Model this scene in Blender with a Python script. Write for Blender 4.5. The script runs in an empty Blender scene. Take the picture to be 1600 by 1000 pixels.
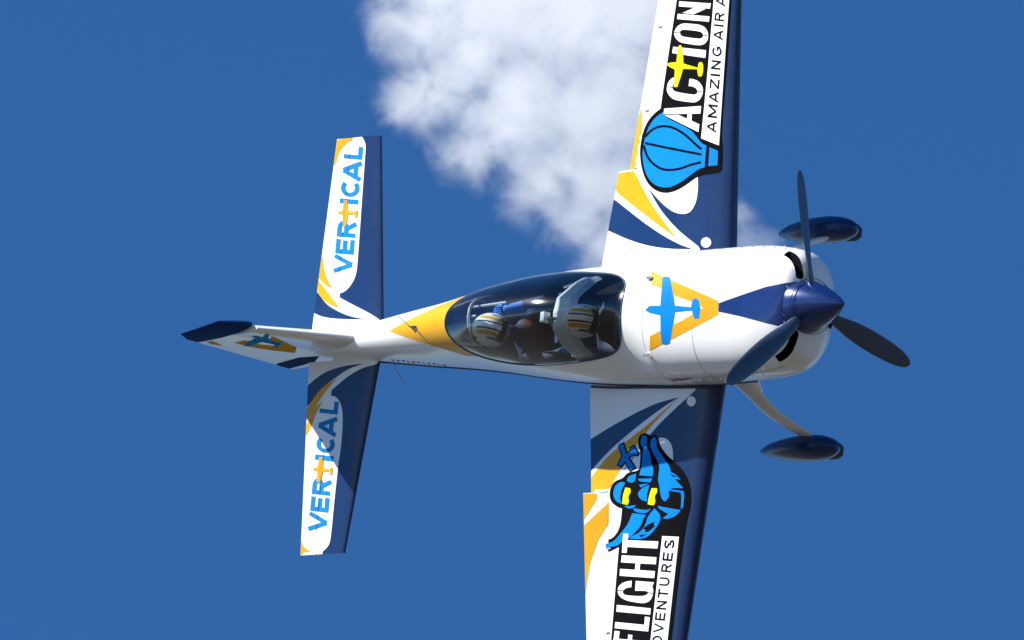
import bpy, bmesh, math, random
import numpy as np
from mathutils import Vector, Matrix
from mathutils.bvhtree import BVHTree
from mathutils.geometry import delaunay_2d_cdt

random.seed(7)
scene = bpy.context.scene
col = scene.collection

# ------------------------------------------------------------------ camera
ELEV = math.radians(28.0)           # the photographer looks up
DIST = 140.0                        # metres to the aeroplane
SCALE = 205.0                       # picture units (1600 wide) per metre at the aeroplane
FPX = SCALE * DIST
cam_data = bpy.data.cameras.new('camera')
cam_data.sensor_width = 36.0
cam_data.lens = FPX * 36.0 / 1600.0
cam_data.clip_start = 1.0
cam_data.clip_end = 60000.0
cam = bpy.data.objects.new('camera', cam_data)
col.objects.link(cam)
CAM = Vector((0, 0, 1.7))
RW = Vector((1, 0, 0))
UW = Vector((0, -math.sin(ELEV), math.cos(ELEV)))
CW = Vector((0, -math.cos(ELEV), -math.sin(ELEV)))
cam.matrix_world = Matrix(((RW.x, UW.x, CW.x, CAM.x), (RW.y, UW.y, CW.y, CAM.y), (RW.z, UW.z, CW.z, CAM.z), (0, 0, 0, 1)))
scene.camera = cam

# attitude of the aeroplane (its x = nose, y = left wing, z = up): knife-edge right bank, nose slightly towards the camera
c_ = Vector((0.785, -0.131, 0.605)).normalized()
r_ = Vector((0.62, 0.085, -0.78)); r_ = (r_ - r_.dot(c_) * c_).normalized()
u_ = c_.cross(r_)
def to_world_dir(v):
    return RW * r_.dot(v) + UW * u_.dot(v) + CW * c_.dot(v)
PX0, PY0 = 1037.0, 497.4
ORIGIN = CAM + RW * ((PX0 - 800) / SCALE) + UW * ((500 - PY0) / SCALE) - CW * DIST
ax, ay, az = to_world_dir(Vector((1, 0, 0))), to_world_dir(Vector((0, 1, 0))), to_world_dir(Vector((0, 0, 1)))
PLANE = Matrix(((ax.x, ay.x, az.x, ORIGIN.x), (ax.y, ay.y, az.y, ORIGIN.y), (ax.z, ay.z, az.z, ORIGIN.z), (0, 0, 0, 1)))
PINV = PLANE.inverted()

# ------------------------------------------------------------------ sun and sky
SUN_LOCAL = Vector((-0.54, 0.62, 0.57)).normalized()
SUN = to_world_dir(SUN_LOCAL).normalized()
sun_data = bpy.data.lights.new('sun', 'SUN')
sun_data.energy = 5.0
sun_data.angle = math.radians(0.53)
sun_data.color = (1.0, 0.965, 0.9)
sun = bpy.data.objects.new('sun', sun_data)
col.objects.link(sun)
sun.rotation_euler = SUN.to_track_quat('Z', 'Y').to_euler()

world = bpy.data.worlds.new('World')
scene.world = world
world.use_nodes = True
wn = world.node_tree
wn.nodes.clear()
sky = wn.nodes.new('ShaderNodeTexSky')
sky.sky_type = 'NISHITA'
sky.sun_disc = False
sky.sun_elevation = math.asin(SUN.z)
sky.sun_rotation = math.atan2(SUN.x, SUN.y)
sky.altitude = 2500
sky.air_density = 0.8
sky.dust_density = 0.0
sky.ozone_density = 3.0
bg = wn.nodes.new('ShaderNodeBackground')
bg.inputs['Strength'].default_value = 0.092
wo = wn.nodes.new('ShaderNodeOutputWorld')
hs = wn.nodes.new('ShaderNodeHueSaturation')
hs.inputs['Hue'].default_value = 0.5025
hs.inputs['Saturation'].default_value = 1.245
wn.links.new(sky.outputs[0], hs.inputs['Color'])
wn.links.new(hs.outputs[0], bg.inputs['Color'])
wn.links.new(bg.outputs[0], wo.inputs['Surface'])

scene.view_settings.view_transform = 'Standard'
scene.view_settings.look = 'None'
scene.view_settings.exposure = 0.85
scene.view_settings.gamma = 1.0
scene.view_settings.use_curve_mapping = False
cy = scene.cycles
cy.use_denoising = True
cy.max_bounces = 48
cy.volume_bounces = 40
cy.diffuse_bounces = 4
cy.glossy_bounces = 4
cy.transmission_bounces = 8
cy.transparent_max_bounces = 16
cy.volume_step_rate = 0.6
cy.sample_clamp_indirect = 6.0

# ------------------------------------------------------------------ materials
def mat(name, rgb, rough=0.4, metal=0.0, coat=0.0, var=0.03, scale=6.0, bump=0.0, spec=0.5):
    m = bpy.data.materials.new(name)
    m.use_nodes = True
    nt = m.node_tree
    b = nt.nodes['Principled BSDF']
    tc = nt.nodes.new('ShaderNodeTexCoord')
    n = nt.nodes.new('ShaderNodeTexNoise')
    n.inputs['Scale'].default_value = scale
    n.inputs['Detail'].default_value = 6
    nt.links.new(tc.outputs['Object'], n.inputs['Vector'])
    mix = nt.nodes.new('ShaderNodeMix'); mix.data_type = 'RGBA'
    mix.inputs[6].default_value = tuple(max(0, c * (1 - var * 2)) for c in rgb) + (1,)
    mix.inputs[7].default_value = tuple(min(1, c * (1 + var)) for c in rgb) + (1,)
    nt.links.new(n.outputs['Fac'], mix.inputs[0])
    nt.links.new(mix.outputs[2], b.inputs['Base Color'])
    mr = nt.nodes.new('ShaderNodeMapRange')
    mr.inputs[3].default_value = rough * 0.8
    mr.inputs[4].default_value = rough * 1.25
    nt.links.new(n.outputs['Fac'], mr.inputs[0])
    nt.links.new(mr.outputs[0], b.inputs['Roughness'])
    b.inputs['Metallic'].default_value = metal
    b.inputs['Coat Weight'].default_value = coat
    b.inputs['Coat Roughness'].default_value = 0.06
    b.inputs['Specular IOR Level'].default_value = spec
    if bump:
        bp = nt.nodes.new('ShaderNodeBump')
        bp.inputs['Strength'].default_value = bump
        bp.inputs['Distance'].default_value = 0.01
        nt.links.new(n.outputs['Fac'], bp.inputs['Height'])
        nt.links.new(bp.outputs[0], b.inputs['Normal'])
    return m

WHITE = mat('white_paint', (0.80, 0.80, 0.79), 0.32, coat=0.3, var=0.035, scale=3.5)
NAVY = mat('navy_paint', (0.005, 0.026, 0.10), 0.3, coat=0.1, spec=.3, var=0.08, scale=2.5)
NAVYM = mat('navy_pearl_paint', (0.005, 0.026, 0.14), 0.25, metal=0.3, coat=0.4, var=0.06)
GOLD = mat('gold_paint', (0.66, 0.33, 0.002), 0.4, coat=0.04, spec=.15, var=0.03)
YELLOW = mat('yellow_print', (0.66, 0.66, 0.001), 0.5, spec=.08)
CYAN = mat('cyan_print', (0.0, 0.20, 0.66), 0.5, var=0.02, spec=.06)
CYAN2 = mat('sky_blue_print', (0.003, 0.20, 0.50), 0.5, var=0.02, spec=.1)
GOLDP = mat('gold_print', (0.62, 0.33, 0.006), 0.8, spec=.05)
NAVYP = mat('navy_print', (0.007, 0.04, 0.17), 0.8, spec=.05)
CYANP = mat('blue_print', (0.004, 0.26, 0.62), 0.8, spec=.05)
BLACK = mat('black_print', (0.004, 0.004, 0.005), 0.8, spec=0.03)
PRINTW = mat('white_print', (0.84, 0.84, 0.84), 0.45, var=0.01)
SEAM = mat('seam_grey', (0.30, 0.31, 0.34), 0.6)
DARK = mat('cockpit_dark', (0.02, 0.055, 0.11), 0.7)
DARKBLUE = mat('cockpit_blue_trim', (0.012, 0.05, 0.14), 0.6)
TUBE = mat('grey_steel_tube', (0.32, 0.34, 0.37), 0.45)
PANEL = mat('pale_grey_panel', (0.60, 0.66, 0.67), 0.5, var=0.05)
RUBBER = mat('rubber', (0.015, 0.015, 0.016), 0.8)
BLADE = mat('blade_dark_grey', (0.03, 0.055, 0.10), 0.35, coat=0.3)
METAL = mat('bare_metal', (0.55, 0.55, 0.56), 0.3, metal=1.0)
SKIN = mat('skin', (0.55, 0.33, 0.24), 0.55)
SUIT = mat('dark_blue_suit', (0.015, 0.03, 0.08), 0.8)
GLOVE = mat('blue_sleeve', (0.02, 0.15, 0.55), 0.7)
REDD = mat('dark_red_cloth', (0.09, 0.015, 0.02), 0.8)
HELMET = mat('helmet_white', (0.84, 0.84, 0.80), 0.25, coat=0.5)

def glass_material():
    m = bpy.data.materials.new('canopy_acrylic')
    m.use_nodes = True
    nt = m.node_tree; nt.nodes.clear()
    out = nt.nodes.new('ShaderNodeOutputMaterial')
    tr = nt.nodes.new('ShaderNodeBsdfTransparent'); tr.inputs[0].default_value = (0.87, 0.92, 0.94, 1)
    gl = nt.nodes.new('ShaderNodeBsdfGlossy'); gl.inputs['Roughness'].default_value = 0.13
    gl.inputs[0].default_value = (1, 1, 1, 1)
    fr = nt.nodes.new('ShaderNodeFresnel'); fr.inputs[0].default_value = 1.49
    mr = nt.nodes.new('ShaderNodeMath'); mr.operation = 'MULTIPLY'; mr.inputs[1].default_value = 1.3
    mr.use_clamp = True
    mx = nt.nodes.new('ShaderNodeMixShader')
    nt.links.new(fr.outputs[0], mr.inputs[0])
    nt.links.new(mr.outputs[0], mx.inputs[0])
    nt.links.new(tr.outputs[0], mx.inputs[1])
    nt.links.new(gl.outputs[0], mx.inputs[2])
    nt.links.new(mx.outputs[0], out.inputs['Surface'])
    return m
GLASS = glass_material()

# ------------------------------------------------------------------ helpers
def link(name, me, parent=None, mats=(), smooth=True):
    o = bpy.data.objects.new(name, me)
    col.objects.link(o)
    if parent is not None:
        o.parent = parent
    for m in mats:
        me.materials.append(m)
    if smooth:
        me.polygons.foreach_set('use_smooth', [True] * len(me.polygons))
    return o

def mesh_obj(name, verts, faces, parent, mats, smooth=True, fmats=None, angle=None, merge=0.0):
    me = bpy.data.meshes.new(name)
    me.from_pydata([tuple(v) for v in verts], [], faces)
    if fmats is not None:
        me.polygons.foreach_set('material_index', fmats)
    bm = bmesh.new(); bm.from_mesh(me)
    if merge > 0:
        bmesh.ops.remove_doubles(bm, verts=bm.verts, dist=merge)
    bmesh.ops.recalc_face_normals(bm, faces=bm.faces)
    bm.to_mesh(me); bm.free()
    o = link(name, me, parent, mats if isinstance(mats, (list, tuple)) else (mats,), smooth)
    if smooth and angle is not None:
        me.set_sharp_from_angle(angle=math.radians(angle))
    return o

def interp(xs, ys):
    """smooth monotone interpolation through (xs, ys), xs ascending"""
    xs = np.array(xs, float); ys = np.array(ys, float)
    h = np.diff(xs); d = np.diff(ys) / h
    m = np.zeros(len(xs))
    m[0], m[-1] = d[0], d[-1]
    for i in range(1, len(xs) - 1):
        if d[i - 1] * d[i] > 0:
            w1, w2 = 2 * h[i] + h[i - 1], h[i] + 2 * h[i - 1]
            m[i] = (w1 + w2) / (w1 / d[i - 1] + w2 / d[i])
    def f(x):
        i = int(min(max(np.searchsorted(xs, x) - 1, 0), len(h) - 1))
        t = (min(max(x, xs[0]), xs[-1]) - xs[i]) / h[i]
        return float((2*t**3 - 3*t**2 + 1) * ys[i] + (t**3 - 2*t**2 + t) * h[i] * m[i] + (-2*t**3 + 3*t**2) * ys[i+1] + (t**3 - t**2) * h[i] * m[i+1])
    return f

def tube(name, pts, radii, parent, m, n=10, flat=None, caps=True):
    """round (or flattened) tube along points; flat=(direction, factor) widens it along a direction"""
    pts = [Vector(p) for p in pts]
    if not isinstance(radii, (list, tuple)):
        radii = [radii] * len(pts)
    vs, fs = [], []
    for i, p in enumerate(pts):
        t = (pts[min(i + 1, len(pts) - 1)] - pts[max(i - 1, 0)]).normalized()
        ref = Vector(flat[0]) if flat else (Vector((0, 0, 1)) if abs(t.z) < 0.9 else Vector((1, 0, 0)))
        a = (ref - ref.dot(t) * t).normalized(); b = t.cross(a)
        for k in range(n):
            q = 2 * math.pi * k / n
            r = radii[i]
            ra = r * (flat[1] if flat else 1)
            vs.append(p + a * math.cos(q) * ra + b * math.sin(q) * r)
    for i in range(len(pts) - 1):
        for k in range(n):
            fs.append((i*n + k, i*n + (k+1) % n, (i+1)*n + (k+1) % n, (i+1)*n + k))
    if caps:
        fs.append(tuple(range(n))[::-1]); fs.append(tuple((len(pts)-1)*n + k for k in range(n)))
    return mesh_obj(name, vs, fs, parent, m, angle=50)

def smooth_path(pts, per=8):
    pts = [Vector(p) for p in pts]
    out = []
    for i in range(len(pts) - 1):
        p0, p1, p2, p3 = pts[max(i-1, 0)], pts[i], pts[i+1], pts[min(i+2, len(pts)-1)]
        for k in range(per):
            t = k / per
            out.append(0.5 * ((2*p1) + (p2-p0)*t + (2*p0 - 5*p1 + 4*p2 - p3)*t*t + (3*p1 - p0 - 3*p2 + p3)*t**3))
    out.append(pts[-1])
    return out

def box(name, c, s, parent, m, bevel=0.01, rot=None):
    bm = bmesh.new()
    bmesh.ops.create_cube(bm, size=1.0)
    bmesh.ops.scale(bm, vec=Vector(s), verts=bm.verts)
    if bevel:
        bmesh.ops.bevel(bm, geom=list(bm.edges), offset=bevel, segments=2, affect='EDGES', profile=0.7)
    if rot is not None:
        bmesh.ops.rotate(bm, matrix=rot, verts=bm.verts)
    bmesh.ops.translate(bm, vec=Vector(c), verts=bm.verts)
    me = bpy.data.meshes.new(name); bm.to_mesh(me); bm.free()
    o = link(name, me, parent, (m,))
    me.set_sharp_from_angle(angle=math.radians(40))
    return o

# ------------------------------------------------------------------ the ground under the flight line (below the picture, lights the shaded sides)
gm = mat('dry_grass_and_sand', (0.070, 0.064, 0.05), 0.95, var=0.25, scale=0.02)
g = mesh_obj('ground', [(-30000, -30000, 0), (30000, -30000, 0), (30000, 30000, 0), (-30000, 30000, 0)], [(0, 1, 2, 3)], None, gm, smooth=False)
g['kind'] = 'structure'

# ------------------------------------------------------------------ smoke drifting behind the aeroplane
def build_smoke():
    """smoke stretched away from the camera to brighten it: x right, y up, z towards the camera"""
    D, DEEP = 186.0, 8.0  # depth stretched so sunlight passes through and whitens the smoke
    k = D / FPX
    base = CAM - CW * D
    def at(px, py, dz=0.0):
        return Vector(((px - 800) * k, (500 - py) * k, dz))
    blobs = [(690, -60, 130, 0.2), (655, 45, 78, 0.0), (780, 40, 140, -.2), (920, 10, 160, .3), (1000, 20, 130, 0), (700, 130, 90, .2),
             (815, 170, 120, 0), (940, 160, 140, -.3), (750, 235, 66, .1), (850, 275, 88, 0), (955, 285, 100, .2), (900, 350, 62, 0),
             (960, 390, 84, .1), (1065, 330, 85, 0), (1150, 352, 46, 0), (1180, 390, 44, 0), (1030, 190, 90, 0), (645, 150, 62, 0), (622, 40, 62, 0), (800, -120, 160, .2), (1000, -130, 140, 0)]
    cents = [(at(x, y, d), r * k) for x, y, r, d in blobs]
    bm = bmesh.new()
    for c, r in cents:
        bmesh.ops.create_icosphere(bm, subdivisions=3, radius=r * 1.42, matrix=Matrix.Translation(c) @ Matrix.Diagonal((1, 1, DEEP, 1)))
    me = bpy.data.meshes.new('smoke_trail'); bm.to_mesh(me); bm.free()
    tmp = bpy.data.objects.new('smoke_tmp', me); col.objects.link(tmp)
    md = tmp.modifiers.new('r', 'REMESH'); md.mode = 'VOXEL'; md.voxel_size = 0.12
    dg = bpy.context.evaluated_depsgraph_get()
    me2 = bpy.data.meshes.new_from_object(tmp.evaluated_get(dg))
    bpy.data.objects.remove(tmp)
    o = link('smoke_trail', me2)
    me2.materials.clear()
    o.matrix_world = Matrix.Translation(base) @ cam.matrix_world.to_3x3().to_4x4()
    m = bpy.data.materials.new('white_smoke'); m.use_nodes = True
    nt = m.node_tree; nt.nodes.clear()
    N, L = nt.nodes.new, nt.links.new
    out = N('ShaderNodeOutputMaterial'); pv = N('ShaderNodeVolumePrincipled')
    pv.inputs['Color'].default_value = (1, 1, 1, 1)
    pv.inputs['Anisotropy'].default_value = 0.2
    tc = N('ShaderNodeTexCoord')
    sq = N('ShaderNodeVectorMath'); sq.operation = 'MULTIPLY'; sq.inputs[1].default_value = (1, 1, .10)
    L(tc.outputs['Object'], sq.inputs[0])
    n1 = N('ShaderNodeTexNoise'); n1.inputs['Scale'].default_value = 1.5; n1.inputs['Detail'].default_value = 5; n1.inputs['Roughness'].default_value = 0.62
    L(sq.outputs[0], n1.inputs['Vector'])
    sub = N('ShaderNodeVectorMath'); sub.operation = 'SUBTRACT'; sub.inputs[1].default_value = (.5, .5, .5)
    L(n1.outputs['Color'], sub.inputs[0])
    wp = N('ShaderNodeVectorMath'); wp.operation = 'MULTIPLY_ADD'; wp.inputs[1].default_value = (.8, .8, .8)
    L(sub.outputs[0], wp.inputs[0]); L(tc.outputs['Object'], wp.inputs[2])
    sc_ = N('ShaderNodeVectorMath'); sc_.operation = 'MULTIPLY'; sc_.inputs[1].default_value = (1, 1, 1 / DEEP)
    L(wp.outputs[0], sc_.inputs[0])
    last = None
    for c, r in cents:
        d = N('ShaderNodeVectorMath'); d.operation = 'DISTANCE'
        L(sc_.outputs[0], d.inputs[0]); d.inputs[1].default_value = (c.x, c.y, c.z / DEEP)
        f = N('ShaderNodeMath'); f.operation = 'MULTIPLY_ADD'; f.inputs[1].default_value = -1.0 / r; f.inputs[2].default_value = 1.0
        L(d.outputs['Value'], f.inputs[0])
        if last is None:
            last = f
        else:
            mx = N('ShaderNodeMath'); mx.operation = 'SMOOTH_MAX'; mx.inputs[2].default_value = 0.25
            L(last.outputs[0], mx.inputs[0]); L(f.outputs[0], mx.inputs[1]); last = mx
    n2 = N('ShaderNodeTexNoise'); n2.inputs['Scale'].default_value = 2.0; n2.inputs['Detail'].default_value = 8; n2.inputs['Roughness'].default_value = 0.66
    n2.inputs['Distortion'].default_value = 0.6
    L(sq.outputs[0], n2.inputs['Vector'])
    er = N('ShaderNodeMath'); er.operation = 'MULTIPLY_ADD'; er.inputs[1].default_value = 2.9; er.inputs[2].default_value = -1.58
    L(n2.outputs['Fac'], er.inputs[0])
    ad = N('ShaderNodeMath'); ad.operation = 'ADD'; L(last.outputs[0], ad.inputs[0]); L(er.outputs[0], ad.inputs[1])
    mr = N('ShaderNodeMapRange'); mr.interpolation_type = 'SMOOTHSTEP'
    mr.inputs[1].default_value = -0.35; mr.inputs[2].default_value = 1.0; mr.inputs[3].default_value = 0.0; mr.inputs[4].default_value = 1.0
    L(ad.outputs[0], mr.inputs[0])
    # nothing beyond the outer reach of the puffs
    fd = N('ShaderNodeMapRange'); fd.inputs[1].default_value = -0.25; fd.inputs[2].default_value = 0.55; fd.inputs[3].default_value = 0.0; fd.inputs[4].default_value = 1.0
    L(last.outputs[0], fd.inputs[0])
    ml = N('ShaderNodeMath'); ml.operation = 'MULTIPLY'; L(mr.outputs[0], ml.inputs[0]); L(fd.outputs[0], ml.inputs[1])
    ds = N('ShaderNodeMath'); ds.operation = 'MULTIPLY'; ds.inputs[1].default_value = 0.33; L(ml.outputs[0], ds.inputs[0])
    L(ds.outputs[0], pv.inputs['Density'])
    L(pv.outputs[0], out.inputs['Volume'])
    me2.materials.append(m)
    o['label'] = 'white smoke cloud drifting behind the upper wing and tail'
    o['category'] = 'smoke'
build_smoke()

# ------------------------------------------------------------------ the aeroplane
plane = bpy.data.objects.new('aerobatic_airplane', None)
col.objects.link(plane)
plane.matrix_world = PLANE
plane['label'] = 'white and navy two-seat aerobatic airplane banking with gold trim and wing stickers'
plane['category'] = 'airplane'

# ---- fuselage cross-sections
fx = [-4.62, -4.2, -3.6, -2.95, -2.5, -2.0, -1.6, -1.2, -0.8, -0.45, -0.1, 0.2, 0.6, 1.0, 1.3, 1.5, 1.62, 1.70, 1.745]
f_top = interp(fx, [0.05, .11, .22, .35, .44, .565, .66, .705, .69, .585, .355, .325, .30, .275, .26, .24, .22, .185, .13])
f_bot = interp(fx, [-.10, -.16, -.24, -.33, -.39, -.46, -.50, -.53, -.55, -.56, -.57, -.58, -.57, -.53, -.48, -.42, -.355, -.29, -.22])
f_wid = interp(fx, [.035, .09, .145, .21, .25, .305, .36, .41, .445, .465, .485, .495, .50, .50, .49, .465, .43, .375, .29])
f_mid = interp(fx, [-.02, -.02, -.02, -.02, -.02, -.02, -.02, -.03, -.04, -.05, -.06, -.06, -.06, -.06, -.06, -.06, -.05, -.04, -.03])
f_ntop = interp([-4.6, -2.0, -.3, .3, 1.2, 1.75], [2.0, 2.0, 2.05, 2.5, 2.6, 2.2])
f_nbot = interp([-4.6, -2.0, 0, 1.2, 1.75], [2.1, 2.4, 2.9, 2.9, 2.2])
f_tap = interp([-4.6, -2.0, -1.4, -.9, -.45, -.1, .2, .5, 1.75], [0, 0, .08, .2, .36, .30, .08, 0, 0])
def section(x, th, inset=0.0):
    w, zm = f_wid(x) - inset, f_mid(x)
    s, c = math.sin(th), math.cos(th)
    if c >= 0:
        n, h = f_ntop(x), f_top(x) - zm - inset
    else:
        n, h = f_nbot(x), zm - f_bot(x) - inset
    return Vector((x, w * math.copysign(abs(s) ** (2 / n), s) * (1 - f_tap(x) * max(0, c)), zm + h * math.copysign(abs(c) ** (2 / n), c)))
CX0, CX1 = -1.985, -0.085
def th_c(x):
    if x <= CX0 or x >= CX1:
        return 0.0
    s = 2 * (x - CX0) / (CX1 - CX0) - 1
    p, q = (3.0, 2.6) if s < 0 else (4.5, 2.6)
    return math.radians(63) * (1 - abs(s) ** p) ** (1 / q)
YX0 = -2.97
def th_y(x):
    if x <= YX0:
        return 0.0
    t = (x - YX0) / 1.0
    return math.radians(52) * min(t, 1.0) ** 0.85 if x < -1.7 else 0.0

def stations():
    xs = list(np.linspace(-4.62, YX0, 20)) + list(YX0 + 1.0 * (np.linspace(0, 1, 22) ** 1.3) * (CX0 - YX0))[1:]
    q = np.linspace(0, math.pi, 70)
    xs += list(CX0 + (CX1 - CX0) * (1 - np.cos(q)) / 2)[1:]
    xs += [0.0, 0.08, 0.15]
    return xs
XS = stations()
def loft(rng, lo, hi, n, inset=0.0, ends=False):
    vs, fs = [], []
    for x in rng:
        a, b = lo(x), hi(x)
        for k in range(n + 1):
            vs.append(section(x, a + (b - a) * k / n, inset))
    for i in range(len(rng) - 1):
        for k in range(n):
            fs.append((i*(n+1) + k, i*(n+1) + k + 1, (i+1)*(n+1) + k + 1, (i+1)*(n+1) + k))
    return vs, fs
def both(vs, fs):
    n = len(vs)
    return vs + [Vector((v.x, -v.y, v.z)) for v in vs], fs + [tuple(n + i for i in f)[::-1] for f in fs]
def clean(vs, fs):
    out = []
    for f in fs:
        p = [vs[i] for i in f]
        a = (p[1] - p[0]).cross(p[2] - p[0]).length + (p[2] - p[0]).cross(p[3 % len(p)] - p[0]).length
        if a > 1e-8:
            out.append(f)
    return out

th_out = lambda x: max(th_c(x), th_y(x))
v, f = both(*loft(XS, th_out, lambda x: math.pi, 30))
tailcap = len(v)
fuselage = mesh_obj('fuselage', v, clean(v, f), plane, WHITE, merge=0.0004)
yx = [x for x in XS if YX0 <= x <= -1.69]
v, f = both(*loft(yx, th_c, th_out, 14))
turtle = mesh_obj('turtle_deck', v, clean(v, f), plane, GOLD, merge=0.0004)
cxs = [x for x in XS if CX0 - 1e-6 <= x <= CX1 + 1e-6]
v, f = both(*loft(cxs, lambda x: 0.0, th_c, 18))
canopy = mesh_obj('canopy', v, clean(v, f), plane, GLASS, merge=0.0004)
rim = [section(x, th_c(x)) for x in cxs[1:-1]]
ring = [section(CX0, 0)] + rim + [section(CX1, 0)] + [Vector((p.x, -p.y, p.z)) for p in rim[::-1]]
def closed_tube(name, pts, r, parent, m, n=8):
    vs, fs = [], []
    N = len(pts)
    for i, p in enumerate(pts):
        t = (pts[(i+1) % N] - pts[i-1]).normalized()
        ref = Vector((0, 0, 1)) if abs(t.z) < .9 else Vector((1, 0, 0))
        a = (ref - ref.dot(t)*t).normalized(); b = t.cross(a)
        for k in range(n):
            q = 2*math.pi*k/n
            vs.append(p + a*math.cos(q)*r + b*math.sin(q)*r)
    for i in range(N):
        for k in range(n):
            fs.append((i*n+k, i*n+(k+1) % n, ((i+1) % N)*n+(k+1) % n, ((i+1) % N)*n+k))
    return mesh_obj(name, vs, fs, parent, m)
closed_tube('canopy_frame', ring, 0.007, canopy, DARK)

# cockpit lining, floor and bulkheads
ix = [x for x in cxs if CX0 + .01 < x < CX1 - .01]
v, f = both(*loft(ix, th_c, lambda x: math.pi, 14, inset=0.028))
n0 = 15
half = len(ix) * n0
for base in (0, len(ix) - 1):
    ringp = [base * n0 + k for k in range(n0)] + [half + base * n0 + k for k in range(n0 - 2, -1, -1)]
    f.append(tuple(ringp))
mesh_obj('cockpit_lining', v, f, plane, DARK, angle=60)

# ---- cowling (closed solid with two inlet slots cut in)
kx = list(np.linspace(0.1545, 1.3, 18)) + list(np.linspace(1.33, 1.745, 18))
v, f = both(*loft(kx, lambda x: 0.0, lambda x: math.pi, 30))
n0, half = 31, len(kx) * 31
for base in (0, len(kx) - 1):
    f.append(tuple([base*n0 + k for k in range(n0)] + [half + base*n0 + k for k in range(n0 - 2, 0, -1)]))
cowl = mesh_obj('cowling', v, f, plane, [WHITE, BLACK], merge=0.0004)
def cutter(c, s):
    bm = bmesh.new(); bmesh.ops.create_cube(bm, size=1.0)
    bmesh.ops.scale(bm, vec=Vector(s), verts=bm.verts)
    bmesh.ops.bevel(bm, geom=[e for e in bm.edges if abs(e.verts[0].co.x - e.verts[1].co.x) > .1], offset=min(s[1], s[2])*.42, segments=4, affect='EDGES', profile=.5)
    bmesh.ops.translate(bm, vec=Vector(c), verts=bm.verts)
    me = bpy.data.meshes.new('cut'); bm.to_mesh(me); bm.free()
    me.materials.append(WHITE); me.materials.append(BLACK)
    for p in me.polygons: p.material_index = 1
    o = bpy.data.objects.new('cut', me); col.objects.link(o); o.parent = plane
    return o
cuts = [cutter((1.72, s * .315, .095), (.34, .24, .055)) for s in (-1, 1)] + [cutter((1.80, 0, -.25), (.30, .26, .08))]
for cobj in cuts:
    md = cowl.modifiers.new('b', 'BOOLEAN'); md.object = cobj; md.operation = 'DIFFERENCE'; md.solver = 'EXACT'
dg = bpy.context.evaluated_depsgraph_get()
me = bpy.data.meshes.new_from_object(cowl.evaluated_get(dg))
cowl.modifiers.clear(); old = cowl.data; cowl.data = me
for cobj in cuts: bpy.data.objects.remove(cobj)
me.set_sharp_from_angle(angle=math.radians(38))

# ---- lifting surfaces
def airfoil(t, tc):
    """half thickness of a symmetric section at chord fraction t"""
    return 5 * tc * (0.2969*math.sqrt(t) - 0.1260*t - 0.3516*t*t + 0.2843*t**3 - 0.1036*t**4)
T_F = [0.0, .002, .006, .014, .026, .045, .07, .10, .14, .19, .25, .32, .40, .48, .56, .64, .72, .78]
def lifting(name, ys, le, te, zc, tc, hinge, y_cut, parent, mats, side=1, vertical=False, upper_mat=0, lower_mat=0, aft=.70):
    """fixed surface; behind `hinge` (chord fraction) only where |y| <= y_cut"""
    ts = [t for t in T_F if t < hinge - .01] + [hinge] + [hinge + (1 - hinge) * q for q in (.25, .5, .75, 1.0)]
    nh = ts.index(hinge); nt = len(ts)
    vs, fs, fm = [], [], []
    def P(t, y, s):
        c = le(y) - te(y)
        h = airfoil(t, tc(y)) * c * s
        x = le(y) - t * c
        return Vector((x, h, zc(y) + y)) if vertical else Vector((x, side * y, zc(y) + h))
    for s in (1, -1):
        for y in ys:
            for t in ts: vs.append(P(t, y, s))
    M = len(ys) * nt
    for si in (0, 1):
        for i in range(len(ys) - 1):
            last = nt - 1 if ys[i+1] <= y_cut + 1e-6 else nh
            for k in range(last):
                a = si*M + i*nt + k
                fs.append((a, a + 1, a + nt + 1, a + nt)); fm.append((upper_mat if ts[k] < (aft if ys[i] < 1.19 or hinge > .7 else .45) else lower_mat) if si == 0 or ts[k] < .3 else lower_mat)
    for i in range(len(ys) - 1):
        if ys[i+1] > y_cut + 1e-6:
            a = i*nt + nh
            fs.append((a, M + a, M + a + nt, a + nt)); fm.append(0)
        if abs(ys[i] - y_cut) < 1e-6:
            for k in range(nh, nt - 1):
                a = i*nt + k
                fs.append((a, a + 1, M + a + 1, M + a)); fm.append(0)
    i = len(ys) - 1
    for k in range(nh if ys[-1] > y_cut else nt - 1):
        a = i*nt + k
        fs.append((a, a + 1, M + a + 1, M + a)); fm.append(0)
    return mesh_obj(name, vs, fs, parent, mats, fmats=fm, angle=40, merge=1e-5)

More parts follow.
